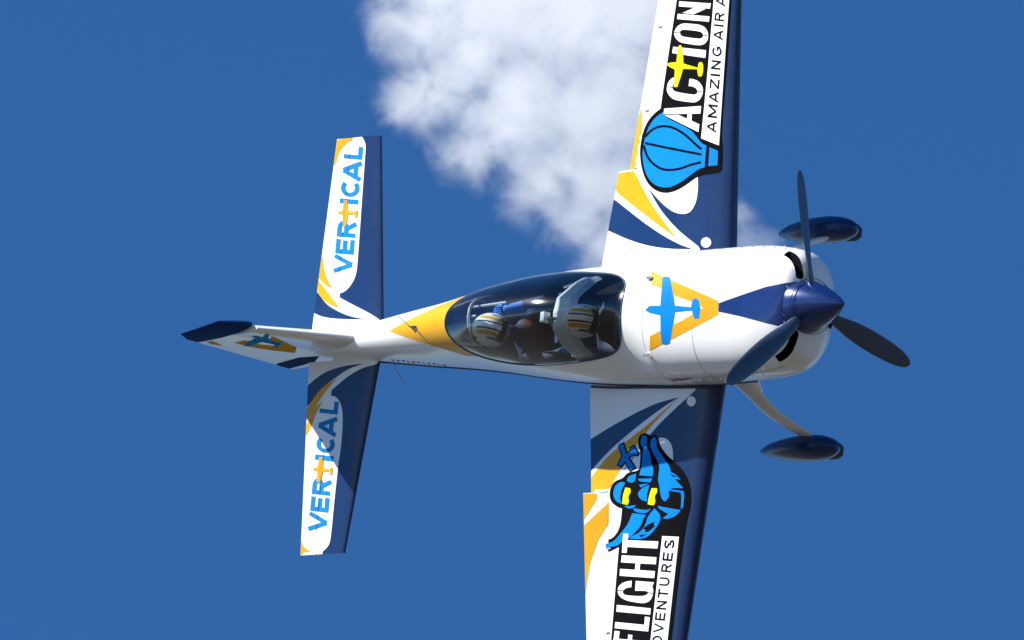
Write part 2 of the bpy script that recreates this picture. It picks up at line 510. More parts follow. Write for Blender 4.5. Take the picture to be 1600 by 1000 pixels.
def control(name, ys, le, te, zc, tc, hinge, angle, parent, mats, side=1, gap=0.004, vertical=False, fm_rule=None, nose=True):
    """movable surface behind the hinge fraction, rotated by angle about its hinge line"""
    ts = [0.0, .12, .3, .5, .75, 1.0]
    vs, fs, fm = [], [], []
    rows = []
    for y in ys:
        c = le(y) - te(y)
        xh = le(y) - hinge * c
        row = []
        ring = []
        h0 = airfoil(hinge, tc(y)) * c * .97
        for t in ts[::-1]: ring.append((-(1 - hinge) * c * t - gap, airfoil(hinge + (1 - hinge) * t, tc(y)) * c * .97))
        for q in (45, 0, -45): ring.append((-gap + h0 * .8 * math.cos(math.radians(q)) - h0*.1, h0 * math.sin(math.radians(q))))
        for t in ts: ring.append((-(1 - hinge) * c * t - gap, -airfoil(hinge + (1 - hinge) * t, tc(y)) * c * .97))
        ca, sa = math.cos(angle), math.sin(angle)
        for dx, dh in ring:
            x2, h2 = dx * ca + dh * sa, -dx * sa + dh * ca
            if vertical: vs.append(Vector((xh + x2, h2, zc(y) + y)))
            else: vs.append(Vector((xh + x2, side * y, zc(y) + h2)))
        rows.append(len(ring))
    n = rows[0]
    for i in range(len(ys) - 1):
        for k in range(n):
            f_ = (i*n + k, i*n + (k+1) % n, (i+1)*n + (k+1) % n, (i+1)*n + k)
            fs.append(f_); fm.append(0 if fm_rule is None else fm_rule((ys[i] + ys[i+1]) / 2))
    fs.append(tuple(range(n))); fm.append(fm[0]); fs.append(tuple((len(ys)-1)*n + k for k in range(n))); fm.append(fm[-3])
    return mesh_obj(name, vs, fs, parent, mats, fmats=fm, angle=40, merge=1e-5)

W_LE = lambda y: 0.43 - 0.0985 * y
W_TE = lambda y: -1.33 + 0.155 * y
W_Z = lambda y: -0.335
W_TC = lambda y: 0.15 - 0.006 * y
HW = 0.81
wing_ys = [.30, .5, .7, .9, 1.1, 1.25] + list(np.linspace(1.5, 3.9, 9)) + [3.96, 4.0]
WINGS, AIL = {}, {}
for side, nm, lab in ((1, 'left', 'upper wing with the balloon sticker'), (-1, 'right', 'lower wing with the skydiver sticker')):
    tcz = lambda y: W_TC(y) * (1 if y < 3.95 else (.75 if y < 3.98 else .35))
    w = lifting('wing', wing_ys, W_LE, W_TE, W_Z, tcz, HW, 1.25, plane, [NAVY, WHITE], side, upper_mat=0, lower_mat=1)
    w['label'] = lab
    a = control('aileron', [1.262] + list(np.linspace(1.5, 3.9, 8)) + [3.985], W_LE, W_TE, W_Z, W_TC, HW, math.radians(-19) * side, plane, [WHITE], side)
    WINGS[side], AIL[side] = w, a

# horizontal tail
S_LE = lambda y: -3.55 - 0.156 * y
S_TE = lambda y: -4.44 + 0.06 * y
S_Z = lambda y: -0.045
S_TC = lambda y: 0.10
HS = 0.66
stab_ys = [.03, .3, .6, .9, 1.2, 1.45, 1.645]
STAB, ELEV_ = {}, {}
for side in (1, -1):
    tcz = S_TC
    s_ = lifting('horizontal_stabilizer', stab_ys, S_LE, S_TE, S_Z, tcz, HS, -1, plane, [NAVY, WHITE], side, lower_mat=1, aft=.63)
    e_ = control('elevator', [.12, .4, .8, 1.2, 1.5, 1.645], S_LE, S_TE, S_Z, S_TC, HS, math.radians(7), plane, [WHITE], side)
    STAB[side], ELEV_[side] = s_, e_

# fin and rudder (heights measured along z)
F_LE = lambda z: -3.42 - 0.66 * z if z < .92 else -3.94 - .1 * (z - .92)
F_TE = lambda z: -4.90 + 0.20 * z
F_TC = lambda z: 0.095
XHINGE = -4.26
def fin_build():
    zs = [-.05, .1, .3, .5, .7, .86]
    le = F_LE; te = lambda z: XHINGE - 0.55
    hz = lambda z: 0
    vs, fs = [], []
    nt = 12
    for s in (1, -1):
        for z in zs:
            c = le(z) - F_TE(z)
            for k in range(nt + 1):
                q = (k / nt) ** 2
                x = le(z) - q * (le(z) - XHINGE)
                t = (le(z) - x) / c
                vs.append(Vector((x, s * airfoil(t, F_TC(z)) * c, z)))
    M = len(zs) * (nt + 1)
    for si in (0, 1):
        for i in range(len(zs) - 1):
            for k in range(nt):
                a = si*M + i*(nt+1) + k
                fs.append((a, a+1, a+nt+2, a+nt+1))
    for i in range(len(zs) - 1):
        a = i*(nt+1) + nt
        fs.append((a, M+a, M+a+nt+1, a+nt+1))
    b = (len(zs)-1)*(nt+1)
    for k in range(nt):
        fs.append((b+k, b+k+1, M+b+k+1, M+b+k))
    return mesh_obj('vertical_fin', vs, fs, plane, WHITE, angle=40, merge=1e-5)
FIN = fin_build()
RANG = math.radians(-9.5)
def rudder_piece(name, zs, cap, parent, m):
    vs, fs = [], []
    nt = 14
    sl = math.tan(RANG)
    for s in (1, -1):
        for z in zs:
            te = F_TE(z) if z < 1.0 else F_TE(z) + (z - 1.0) * .5
            le_full = F_LE(min(z, .9))
            x0 = F_LE(.88) - .035 - max(0, z - .95) * .5 if cap else XHINGE - .005
            c = le_full - te
            for k in range(nt + 1):
                q = (k / nt) ** (1.6 if cap else 1.0)
                x = x0 - q * (x0 - te)
                if cap:
                    h = airfoil(q, .105) * (x0 - te) * (1.0 if z < 1.0 else max(.10, math.sqrt(max(0, 1 - ((z - 1.0) / .142) ** 2))))
                else:
                    h = airfoil((le_full - x) / c, F_TC(z)) * c * .97
                vs.append(Vector((x, s * h - (x - XHINGE) * sl, z)))
    M = len(zs) * (nt + 1)
    for si in (0, 1):
        for i in range(len(zs) - 1):
            for k in range(nt):
                a = si*M + i*(nt+1) + k
                fs.append((a, a+1, a+nt+2, a+nt+1))
    for i in range(len(zs) - 1):
        a = i*(nt+1)
        fs.append((a, M+a, M+a+nt+1, a+nt+1))
    for b in (0, (len(zs)-1)*(nt+1)):
        for k in range(nt):
            fs.append((b+k, b+k+1, M+b+k+1, M+b+k))
    return mesh_obj(name, vs, clean(vs, fs), parent, m, angle=45, merge=1e-5)
RUD = rudder_piece('rudder', [-.24, -.1, .1, .3, .5, .7, .872], False, plane, WHITE)
CAP = rudder_piece('rudder_tip', [.874, .93, 1.0, 1.04, 1.08, 1.11, 1.13, 1.14], True, RUD, NAVYP)

# ---- spinner and propeller
def revolve_x(name, prof, parent, m, n=48, cz=0.0):
    vs, fs = [], []
    for x, r in prof:
        for k in range(n):
            q = 2*math.pi*k/n
            vs.append(Vector((x, r*math.cos(q), cz + r*math.sin(q))))
    for i in range(len(prof) - 1):
        for k in range(n):
            fs.append((i*n+k, i*n+(k+1) % n, (i+1)*n+(k+1) % n, (i+1)*n+k))
    return mesh_obj(name, vs, fs, parent, m, angle=50, merge=1e-5)
sp = [(1.70, .0005), (1.70, .205)] + [(1.705 + .48*t, max(.0006, .212 * (1 - t**1.4) ** .88)) for t in np.linspace(0, 1, 26)]
spinner = revolve_x('spinner', sp, plane, NAVYM)
revolve_x('back_plate_ring', [(1.792, .2105), (1.793, .2138), (1.799, .2135), (1.80, .2095)], spinner, NAVY)
def blade(theta):
    """theta measured in the disc: 0 = towards -z, growing towards the right wing"""
    rad = Vector((0, -math.sin(theta), -math.cos(theta)))
    tan = Vector((1, 0, 0)).cross(rad)
    fr = [.14, .2, .3, .42, .55, .68, .8, .9, .97, 1.01, 1.03]
    ch = [.07, .08, .115, .145, .16, .16, .15, .13, .10, .065, .02]
    tw = [60, 55, 46, 38, 32, 28, 25, 23, 22, 21, 21]
    th = [.06, .06, .042, .032, .025, .02, .016, .012, .009, .007, .004]
    vs, fs = [], []
    n = 14
    for R, c, a, t in zip(fr, ch, tw, th):
        a = math.radians(a)
        cd = (tan * math.cos(a) + Vector((1, 0, 0)) * math.sin(a)); nd = rad.cross(cd)
        for k in range(n):
            q = 2*math.pi*k/n
            vs.append(Vector((1.80, 0, 0)) + rad*R + cd*(c/2*math.cos(q)) + nd*(t/2*math.sin(q)*(1 - .35*math.cos(q))))
    for i in range(len(fr) - 1):
        for k in range(n):
            fs.append((i*n+k, i*n+(k+1) % n, (i+1)*n+(k+1) % n, (i+1)*n+k))
    fs.append(tuple((len(fr)-1)*n + k for k in range(n)))
    mesh_obj('propeller_blade', vs, fs, spinner, BLADE, angle=60)
for k in range(3):
    blade(math.radians(17 + 120*k))

# ---- landing gear
for side in (1, -1):
    path = smooth_path([(.36, side*.36, -.50), (.37, side*.50, -.64), (.38, side*.62, -.82), (.42, side*.70, -.98), (.46, side*.755, -1.10), (.47, side*.80, -1.14)], 6)
    n = len(path)
    rad = [.032 - .014 * i / (n - 1) for i in range(n)]
    leg = tube('landing_gear_leg', path, rad, plane, WHITE, n=16, flat=((1, 0, 0), 3.4))
    cuff = tube('gear_cuff', smooth_path([(.38, side*.33, -.46), (.38, side*.43, -.56), (.375, side*.50, -.645)], 5), [.085, .082, .078, .074, .07, .066, .062, .058, .054, .05, .046], leg, WHITE, n=18, flat=((1, 0, 0), 2.0))
    # wheel pant: teardrop
    vs, fs = [], []
    prof = [(.72, .004), (.712, .035), (.69, .065), (.64, .098), (.56, .125), (.45, .138), (.30, .135), (.15, .118), (0, .092), (-.1, .062), (-.18, .03), (-.215, .004)]
    m_ = 24
    for x, r in prof:
        for k in range(m_):
            q = 2*math.pi*k/m_
            zz = math.sin(q)
            vs.append(Vector((x, side*.845 + r*.74*math.cos(q), -1.21 + r*(1.26 if zz > 0 else 1.18)*zz + (.03 * (x - .3)))))
    for i in range(len(prof) - 1):
        for k in range(m_):
            fs.append((i*m_+k, i*m_+(k+1) % m_, (i+1)*m_+(k+1) % m_, (i+1)*m_+k))
    fs.append(tuple(range(m_))); fs.append(tuple((len(prof)-1)*m_ + k for k in range(m_)))
    pant = mesh_obj('wheel_pant', vs, fs, plane, NAVY, angle=70)
    wv, wf = [], []
    for i in range(28):
        q = 2*math.pi*i/28
        for yy, rr in ((-.05, .13), (-.055, .16), (-.03, .185), (.03, .185), (.055, .16), (.05, .13)):
            wv.append(Vector((.44 + rr*math.cos(q), side*.845 + yy, -1.27 + rr*math.sin(q))))
    for i in range(28):
        for k in range(6):
            wf.append((i*6+k, i*6+(k+1) % 6, ((i+1) % 28)*6+(k+1) % 6, ((i+1) % 28)*6+k))
    mesh_obj('tyre', wv, wf, pant, RUBBER, angle=40)

# ---- wing root fillet and seam shade strips and small fittings
for side in (1, -1):
    pts = []
    for x in np.linspace(.36, -1.24, 30):
        y = f_wid(x) * 1.0
        c = W_LE(y) - W_TE(y); t = min(max((W_LE(y) - x) / c, 0), 1)
        pts.append(Vector((x, side*(y + .012), W_Z(y) + airfoil(t, W_TC(y))*c + .004)))
    tube('root_fillet_seam_shade', pts, .010, WINGS[side], DARK if side < 0 else WHITE, n=8)  # right strip dark: shadow in the root seam painted as colour

# ------------------------------------------------------------------ paint and stickers
def bvh_of(objs):
    dgs = {}
    for o in objs:
        me = o.data
        dgs[o] = BVHTree.FromPolygons([v.co.copy() for v in me.vertices], [tuple(p.vertices) for p in me.polygons], epsilon=0.0)
    return dgs
CAML = PINV @ CAM
def ray(px, py):
    d = r_ * ((px - 800) / FPX) + u_ * ((500 - py) / FPX) - c_
    return d.normalized()
_bv = {}
def soft(o, loc, nor, idx):
    """smooth shading normal of the skin at a hit, unless the face lies at a crease"""
    me = o.data
    acc = Vector((0, 0, 0))
    for vi in me.polygons[idx].vertices:
        v = me.vertices[vi]
        n = v.normal
        if n.dot(nor) < 0: n = -n
        if n.dot(nor) < .82: n = nor
        acc += n / ((v.co - loc).length_squared + 1e-6)
    return acc.normalized()
def get_bvh(o):
    if o not in _bv:
        _bv.update(bvh_of([o]))
    return _bv[o]
def dens(poly, step=6.0):
    out = []
    for i in range(len(poly)):
        a, b = Vector(poly[i]), Vector(poly[(i+1) % len(poly)])
        n = max(1, int((b - a).length / step))
        for k in range(n):
            out.append(a + (b - a) * (k / n))
    return out
def project(v):
    d = v - CAML
    k = FPX / -d.dot(c_)
    return (800 + d.dot(r_) * k, 500 - d.dot(u_) * k)
_sil = {}
def silhouette(o):
    """edges of a part where its skin turns away from the viewer or ends, on the plan of the photograph"""
    if o in _sil: return _sil[o]
    bm = bmesh.new(); bm.from_mesh(o.data)
    out = []
    for e in bm.edges:
        lf = [f.normal.dot(CAML - f.calc_center_median()) > 0 for f in e.link_faces]
        if len(lf) == 1 or (len(lf) == 2 and lf[0] != lf[1]):
            out.append((project(e.verts[0].co), project(e.verts[1].co)))
    bm.free()
    _sil[o] = out
    return out
def decal(name, pos, m, targets, layer=1, neg=(), grid=6.0, each=False, islands=False):
    """flat print: outlines drawn on the plan of the photograph, laid onto the curved skin of each target"""
    if each:
        for p in pos:
            decal(name, [p], m, targets, layer, neg, grid)
        return
    verts, faces, edges = [], [], []
    for poly in list(pos) + list(neg):
        ar = sum(poly[i-1][0]*poly[i][1] - poly[i][0]*poly[i-1][1] for i in range(len(poly)))
        if abs(ar) < 1e-3:
            poly, ar = [(-9e3, -9e3), (-9e3 + 1, -9e3), (-9e3, -9e3 + 1)], 1
        d = dens(poly if ar > 0 else poly[::-1], grid)
        faces.append(list(range(len(verts), len(verts) + len(d))))
        verts += [Vector((p[0], p[1])) for p in d]
    xs = [p.x for p in verts]; ys = [p.y for p in verts]
    npos = len(pos)
    gx = np.arange(min(xs) + grid/2, max(xs), grid); gy = np.arange(min(ys) + grid/2, max(ys), grid)
    if len(gx) * len(gy) < 9000:
        for i, yy in enumerate(gy):
            for xx in gx:
                verts.append(Vector((xx + (grid/2 if i % 2 else 0), yy)))
    x0, x1, y0, y1 = min(xs) - 5, max(xs) + 5, min(ys) - 5, max(ys) + 5
    for o in targets:
        for p, q in silhouette(o):
            if max(p[0], q[0]) > x0 and min(p[0], q[0]) < x1 and max(p[1], q[1]) > y0 and min(p[1], q[1]) < y1:
                edges.append((len(verts), len(verts) + 1))
                verts += [Vector(p), Vector(q)]
    vo, eo, fo, ov, oe, of = delaunay_2d_cdt(verts, edges, faces, 0, 1e-4)
    groups = {o: [] for o in targets}
    for f_, src in zip(fo, of):
        if any(s < npos for s in src) and not any(s >= npos for s in src):
            cx = sum((vo[i] for i in f_), Vector((0, 0))) / len(f_)
            best = None
            for q in [cx]:
                dr = ray(q.x, q.y)
                for o in targets:
                    loc, nor, idx, dist = get_bvh(o).ray_cast(CAML, dr)
                    if loc is not None and nor.dot(dr) < 0 and (best is None or dist < best[1] - .02):
                        best = (o, dist, nor, loc)
                if best: break
            if best: groups[best[0]].append((f_, best))
    eps = 0.0014 * layer
    for o in targets:
        vm, vs, fs, ns = {}, [], [], []
        for f_, best in groups[o]:
            ids = []
            for i in f_:
                if i not in vm:
                    dr = ray(vo[i].x, vo[i].y)
                    loc, nor, idx, dist = get_bvh(o).ray_cast(CAML, dr)
                    if loc is None or abs(dist - best[1]) > .12 or nor.dot(dr) > 0:
                        den = dr.dot(best[2])
                        if abs(den) > .12:
                            loc = CAML + dr * ((best[3] - CAML).dot(best[2]) / den)
                        else:
                            loc = get_bvh(o).find_nearest(CAML + dr * best[1])[0]
                        nor = sn = best[2]
                    else:
                        sn = soft(o, loc, nor, idx)
                    if nor.dot(dr) > 0: nor = -nor
                    if sn.dot(dr) > 0: sn = -sn
                    vm[i] = len(vs)
                    vs.append(loc + nor * eps); ns.append(sn.normalized())
                ids.append(vm[i])
            a, b, c = (vs[i] for i in ids[:3])
            if (b - a).cross(c - a).length > 1e-9:
                fs.append(tuple(ids))
        if not fs:
            continue
        if islands:
            par = list(range(len(vs)))
            def root(i):
                while par[i] != i: i = par[i]
                return i
            for f_ in fs:
                for i in f_[1:]: par[root(i)] = root(f_[0])
            cnt = {}
            for f_ in fs: cnt.setdefault(root(f_[0]), []).append(f_)
            fs = max(cnt.values(), key=len)
            used = sorted({i for f_ in fs for i in f_}); re_ = {i: k for k, i in enumerate(used)}
            vs, ns = [vs[i] for i in used], [ns[i] for i in used]
            fs = [tuple(re_[i] for i in f_) for f_ in fs]
        me = bpy.data.meshes.new(name)
        me.from_pydata([tuple(q) for q in vs], [], fs)
        ob = link(name, me, o, (m,), True)
        flip = [i for i, p in enumerate(me.polygons) if p.normal.dot(c_) < 0]
        if len(flip) > len(me.polygons) / 2:
            me.flip_normals()
        me.normals_split_custom_set_from_vertices([tuple(q) for q in ns])

def zz(ox, oy, s):
    return lambda pts: [(ox + x / s, oy + y / s) for x, y in pts]
def stroke(pts, w, closed=False):
    """quads along a polyline of width w, with joints"""
    polys = []
    pts = [Vector(p) for p in pts]
    pts = [p for i, p in enumerate(pts) if i == 0 or (p - pts[i-1]).length > 1e-4]
    n = len(pts)
    L_, R_ = [], []
    for i in range(n):
        a = pts[i-1] if i > 0 else None; b = pts[i+1] if i < n-1 else None
        d1 = (pts[i] - a).normalized() if a is not None else (b - pts[i]).normalized()
        d2 = (b - pts[i]).normalized() if b is not None else d1
        t = (d1 + d2)
        t = t.normalized() if t.length > 1e-6 else d1
        nn = Vector((-t.y, t.x)); k = w / 2 / max(.5, abs(nn.dot(Vector((-d1.y, d1.x)))))
        L_.append(pts[i] + nn*k); R_.append(pts[i] - nn*k)
    for i in range(n - 1):
        polys.append([tuple(L_[i]), tuple(L_[i+1]), tuple(R_[i+1]), tuple(R_[i])])
    return polys
def soften(pts, n=2):
    """round the shallow corners of an outline and keep the sharp ones"""
    for _ in range(n):
        out = []
        N_ = len(pts)
        for i in range(N_):
            a, p, b = Vector(pts[i-1]), Vector(pts[i]), Vector(pts[(i+1) % N_])
            if (p - a).length < 1e-6 or (b - p).length < 1e-6: continue
            if (p - a).normalized().dot((b - p).normalized()) < .42:
                out.append(tuple(p))
            else:
                out += [tuple(p + (a - p) * .25), tuple(p + (b - p) * .25)]
        pts = out
    return pts
def curve(pts, per=4):
    return [(p.x, p.y) for p in smooth_path([(x, y, 0) for x, y in pts], per)]
def arc(cx, cy_, rx, ry, a0, a1, n=14):
    return [(cx + rx*math.cos(math.radians(a0 + (a1-a0)*i/n)), cy_ + ry*math.sin(math.radians(a0 + (a1-a0)*i/n))) for i in range(n + 1)]

# letters as strokes: x right 0..w, y up 0..1 (w, strokes)
def glyph(ch, t):
    h = t / 2
    G = {
        'A': (1.0, [[(h*.6, 0), (.5, 1 - h*.4)], [(.5, 1 - h*.4), (1 - h*.6, 0)], [(.22, .28), (.78, .28)]]),
        'V': (1.0, [[(h*.6, 1), (.5, h*.4)], [(.5, h*.4), (1 - h*.6, 1)]]),
        'E': (.75, [[(h, 0), (h, 1)], [(h, h), (.75, h)], [(h, .5), (.70, .5)], [(h, 1-h), (.75, 1-h)]]),
        'R': (.85, [[(h, 0), (h, 1)], [(h, 1-h), (.48, 1-h)] + arc(.48, .5 + (.5-h)/2 + .0, .32-h*.3, (.5-h)/2, 90, -90, 10) + [(h, .5)], [(.45, .5), (.82 - h*.4, 0)]]),
        'I': (t, [[(h, 0), (h, 1)]]),
        'C': (.95, [arc(.5, .5, .5-h, .5-h, 45, 315, 20)]),
        'L': (.7, [[(h, 0), (h, 1)], [(h, h), (.7, h)]]),
        'M': (1.1, [[(h, 0), (h, 1)], [(h, 1-h*.3), (.55, .15)], [(.55, .15), (1.1-h, 1-h*.3)], [(1.1-h, 0), (1.1-h, 1)]]),
        'Z': (.85, [[(0, 1-h), (.85, 1-h)], [(.80, 1-h), (.06, h)], [(0, h), (.85, h)]]),
        'N': (.85, [[(h, 0), (h, 1)], [(h, 1-h*.5), (.85-h, h*.5)], [(.85-h, 0), (.85-h, 1)]]),
        'G': (.98, [arc(.5, .5, .5-h, .5-h, 45, 345, 20), [(.55, .45), (.98-h, .45), (.98-h, .18)]]),
        'D': (.85, [[(h, 0), (h, 1)], [(h, 1-h), (.4, 1-h)] + arc(.4, .5, .45-h, .5-h, 90, -90, 12) + [(h, h)]]),
        'T': (.85, [[(0, 1-h), (.85, 1-h)], [(.425, 0), (.425, 1-h)]]),
        'U': (.85, [[(h, 1), (h, .4)] + arc(.425, .4, .425-h, .4-h, 180, 360, 12)[1:] + [(.85-h, 1)]]),
        'S': (.8, [arc(.4, .745, .4-h, .255-h, 20, 270, 12) + arc(.4, .255 + .0, .4-h, .255-h+.0, 90, -160, 12)[0:]]),
    }
    return G[ch]
def text(items, o0, o1, v, t):
    """items: (char, start, end) measured along y of the picture; baseline runs o0 -> o1; v = one cap height; returns polygons"""
    polys = []
    o0, o1, v = Vector(o0), Vector(o1), Vector(v)
    for ch, y0, y1 in items:
        w, sts = glyph(ch, t)
        P = lambda yy: o0 + (o1 - o0) * ((yy - o0.y) / (o1.y - o0.y))
        b0, b1 = P(y0), P(y1)
        one = []
        for st in sts:
            for q in stroke(st, t):
                one.append([tuple(b0 + (b1 - b0) * (x / w) + v * y) for x, y in q])
        polys.append(one)
    return polys
def letters_on(groups, m, targets, layer, neg=(), grid=5.0):
    for g_ in groups:
        decal('letter', g_, m, targets, layer, neg=neg, grid=grid)
def disc(cx, cy_, rx, ry=None, n=24):
    ry = ry or rx
    return [(cx + rx*math.cos(2*math.pi*k/n), cy_ + ry*math.sin(2*math.pi*k/n)) for k in range(n)]

# ---- left wing (upper in the picture)
LW, LA = WINGS[1], AIL[1]
A1, A2 = zz(1000, 0, 9.088), zz(1000, 100, 9.088)
B = zz(900, 180, 4.1656); EM = zz(980, 160, 6.665)
white_left = [(1130, -330), (1110, -100), (1092, 120), (1085, 250)] + B([(795, 405), (795, 480), (785, 560), (755, 620), (728, 638), (700, 645), (640, 635), (570, 585), (510, 520), (468, 468), (510, 548), (560, 630), (660, 745), (760, 825), (815, 868)]) + [(1098, 420), (920, 440), (930, 400), (950, 262), (985, 262), (1010, 100), (1040, -100), (1080, -330)]
decal('white_paint_panel', [soften(white_left)], WHITE, [LW], 1, grid=8)
decal('navy_swoosh', [soften(B([(225, 545), (248, 545), (330, 610), (430, 690), (560, 780), (680, 845), (765, 873), (600, 870), (470, 850), (340, 810), (210, 750), (190, 745)]))], NAVY, [LW], 2)
decal('gold_swoosh', [soften(B([(250, 380), (275, 380), (370, 362), (390, 375), (440, 490), (520, 620), (600, 730), (665, 805), (560, 735), (470, 662), (350, 572), (240, 480)]))], GOLD, [LW], 2)
decal('gold_aileron_paint', [[(985, 268), (985, 210), (1003, 170), (1003, 215), (1001, 268)]], GOLD, [LA], 1)
decal('fuel_cap', [disc(1103.5, 379, 8)], PRINTW, [LW], 2, grid=4)
panel_left = [(1093, -230), (1058, 0), (1041.3, 110), (1033, 167)] + EM([(355, 65), (290, 110), (220, 190), (170, 300), (145, 420), (135, 520), (145, 640), (175, 760), (220, 850), (290, 915), (380, 945), (470, 935), (560, 895), (650, 835), (720, 780), (770, 757), (830, 747), (940, 735), (978, 712), (985, 690), (995, 480)]) + [(1126.8, 210), (1135, 110), (1142.6, 0), (1158, -230)]
decal('sticker_backing', [soften(panel_left)], BLACK, [LW], 3)
strip_left = [(1096.3, 216.3), (1106.7, 110), (1116, 0), (1135, -222), (1155.5, -222), (1140, 0), (1132, 110), (1124, 227.5)]
decal('sticker_strip', [strip_left], PRINTW, [LW], 4)
big = [A1([(565, 20), (1015, 50), (1000, 125), (560, 92)]), A1([(545, 198), (995, 235), (985, 310), (535, 272)]), A1([(775, 113), (940, 128), (765, 207), (610, 185)]),
       A1([(480, 665), (945, 715), (935, 825), (465, 755)]),
       A1([(500, 440), (540, 370), (610, 335), (680, 335), (850, 350), (920, 380), (965, 440), (980, 510), (965, 580), (920, 630), (850, 648), (680, 622), (600, 610), (540, 575), (500, 520), (492, 470)]),
       A2([(540, 185), (500, 188), (455, 205), (410, 260), (390, 320), (388, 380), (410, 430), (450, 480), (510, 515), (740, 548), (800, 545), (860, 505), (895, 440), (905, 370), (885, 300), (830, 240), (770, 218), (712, 210), (698, 315), (745, 318), (800, 340), (828, 385), (815, 430), (770, 440), (530, 402), (480, 375), (462, 335), (480, 290), (530, 300)]),
       A2([(352, 635), (875, 598), (865, 705), (345, 716)]), A2([(358, 732), (550, 722), (850, 858), (838, 968)]), A2([(685, 715), (745, 712), (738, 808), (672, 785)])]
neg = [soften(A1([(570, 460), (590, 430), (640, 420), (850, 445), (890, 465), (910, 500), (895, 540), (850, 555), (640, 527), (590, 510)]))]
neg += [A1(p) for p in stroke([(480, 459), (575, 470)], 12) + stroke([(905, 500), (990, 514)], 12)] + [A2(p) for p in stroke([(380, 322), (470, 336)], 12) + stroke([(822, 391), (915, 403)], 12)]
letters_on([big[0:3], big[3:4], [soften(big[4])], [soften(big[5])], big[6:9]], PRINTW, [LW], 4, neg=neg)
jet = A1([(555, 655), (580, 640), (605, 655), (620, 760), (628, 905), (830, 965), (840, 895), (870, 880), (900, 895), (910, 965), (905, 1010), (890, 1082), (860, 1092), (832, 1078), (822, 985), (620, 980), (600, 1060), (540, 1237), (490, 1237), (505, 1000), (500, 985), (430, 955), (388, 915), (430, 890), (525, 885), (540, 770)])
decal('airplane_emblem', [soften(jet)], YELLOW, [LW], 5)
small = [('A', 207, 191), ('M', 185, 164.5), ('A', 160.5, 144.6), ('Z', 139.6, 125), ('I', 119.8, 116.6), ('N', 109.5, 95.5), ('G', 89, 73.7), ('A', 62.7, 48.4), ('I', 42.2, 39.4), ('R', 33.6, 21), ('A', 10, -4.5),
         ('D', -10, -24), ('V', -28, -42), ('E', -47, -58), ('N', -63, -76), ('T', -81, -94), ('U', -99, -112), ('R', -117, -129), ('E', -134, -145), ('S', -150, -162)]
letters_on(text(small, (1119.5, 204), (1134, 3), (-14.6, -1.6), .17), BLACK, [LW], 5)
bal = EM([(385, 100), (320, 140), (260, 205), (215, 290), (185, 400), (165, 520), (170, 620), (195, 730), (240, 815), (310, 870), (390, 890), (470, 880), (560, 835), (650, 770), (720, 715), (770, 685), (810, 680), (830, 450), (780, 430), (720, 350), (670, 285), (385, 150)])
basket = EM([(862, 470), (950, 505), (945, 655), (850, 665)])
seams = stroke(curve(EM([(195, 360), (250, 300), (320, 260), (400, 250), (480, 265), (560, 305), (640, 365), (720, 440), (780, 490)])), 3.9) + stroke(EM([(190, 425), (400, 470), (780, 545)]), 3.9) + stroke(curve(EM([(178, 450), (220, 570), (290, 650), (370, 695), (460, 705), (560, 690), (660, 655), (775, 625)])), 3.9)
decal('balloon_emblem', [soften(bal), basket], CYAN, [LW], 4, neg=seams + [big[6], big[7]])

# ---- right wing (lower in the picture)
RWG, RA = WINGS[-1], AIL[-1]
Cz, Dz, Ez, Hz = zz(880, 590, 5.0), zz(880, 780, 4.547), zz(900, 830, 5.88), zz(930, 660, 4.762)
white_right = [(1090, 606), (1084, 612.4), (1050, 643), (1018, 675), (992, 714), (968, 744), (976, 733), (1000, 700), (1020, 686), (1036, 683), (1046, 688), (1051.5, 700), (1052, 722), (1050, 760), (1040, 840), (1020, 1000), (985, 1330), (880, 1330), (900, 1000), (905, 600)]
decal('white_paint_panel', [soften(white_right)], WHITE, [RWG], 1, grid=8)
decal('navy_swoosh', [soften(Cz([(160, 515), (208, 488), (330, 410), (450, 340), (600, 260), (720, 205), (820, 175), (912, 153), (820, 205), (700, 290), (520, 430), (350, 580), (208, 740), (160, 800)]))], NAVY, [RWG], 2)
decal('gold_swoosh', [soften(Cz([(895, 165), (780, 265), (640, 385), (500, 495), (340, 620), (215, 790), (160, 850), (160, 930), (330, 930), (385, 830), (440, 735), (520, 600), (600, 490), (700, 365), (800, 262)]))], GOLD, [RWG], 2)
decal('gold_aileron_paint', [Dz([(100, -40), (240, -40), (240, 0), (145, 150), (100, 165)]), Dz([(100, 225), (145, 190), (320, 25), (345, 25), (325, 170), (250, 290), (190, 460), (165, 620), (150, 760), (100, 760)])], GOLD, [RA], 1, each=True)
decal('fuel_cap', [disc(1080.5, 627, 7, 8)], PRINTW, [RWG], 2, grid=4)
panel_right = Hz([(322, 140), (330, 100), (360, 78), (400, 88), (418, 108), (440, 88), (472, 108), (482, 170), (530, 240), (600, 300), (650, 350), (690, 420), (712, 500), (712, 580)]) + [(1079, 790)] + [(1069.5, 830), (1048.5, 1000), (1018, 1255), (935, 1255), (955.5, 1000), (967, 862)] + Hz([(180, 925), (110, 962), (80, 967), (60, 940), (75, 880), (140, 860), (190, 780), (203, 640), (170, 632), (118, 592), (106, 520), (138, 440), (212, 415), (240, 372), (325, 360), (335, 330), (342, 220), (325, 190)])
plane_small = Hz([(180, 175), (212, 158), (235, 235), (272, 215), (270, 190), (290, 176), (325, 232), (312, 245), (292, 236), (250, 262), (298, 338), (264, 356), (226, 290), (196, 328), (176, 315), (196, 272), (208, 250)])
outline_small = stroke(plane_small + [plane_small[0]], 4.0)
decal('sticker_backing', [soften(panel_right)], BLACK, [RWG, RA], 3, islands=True)
decal('airplane_backing', [plane_small] + outline_small, BLACK, [RWG], 3)
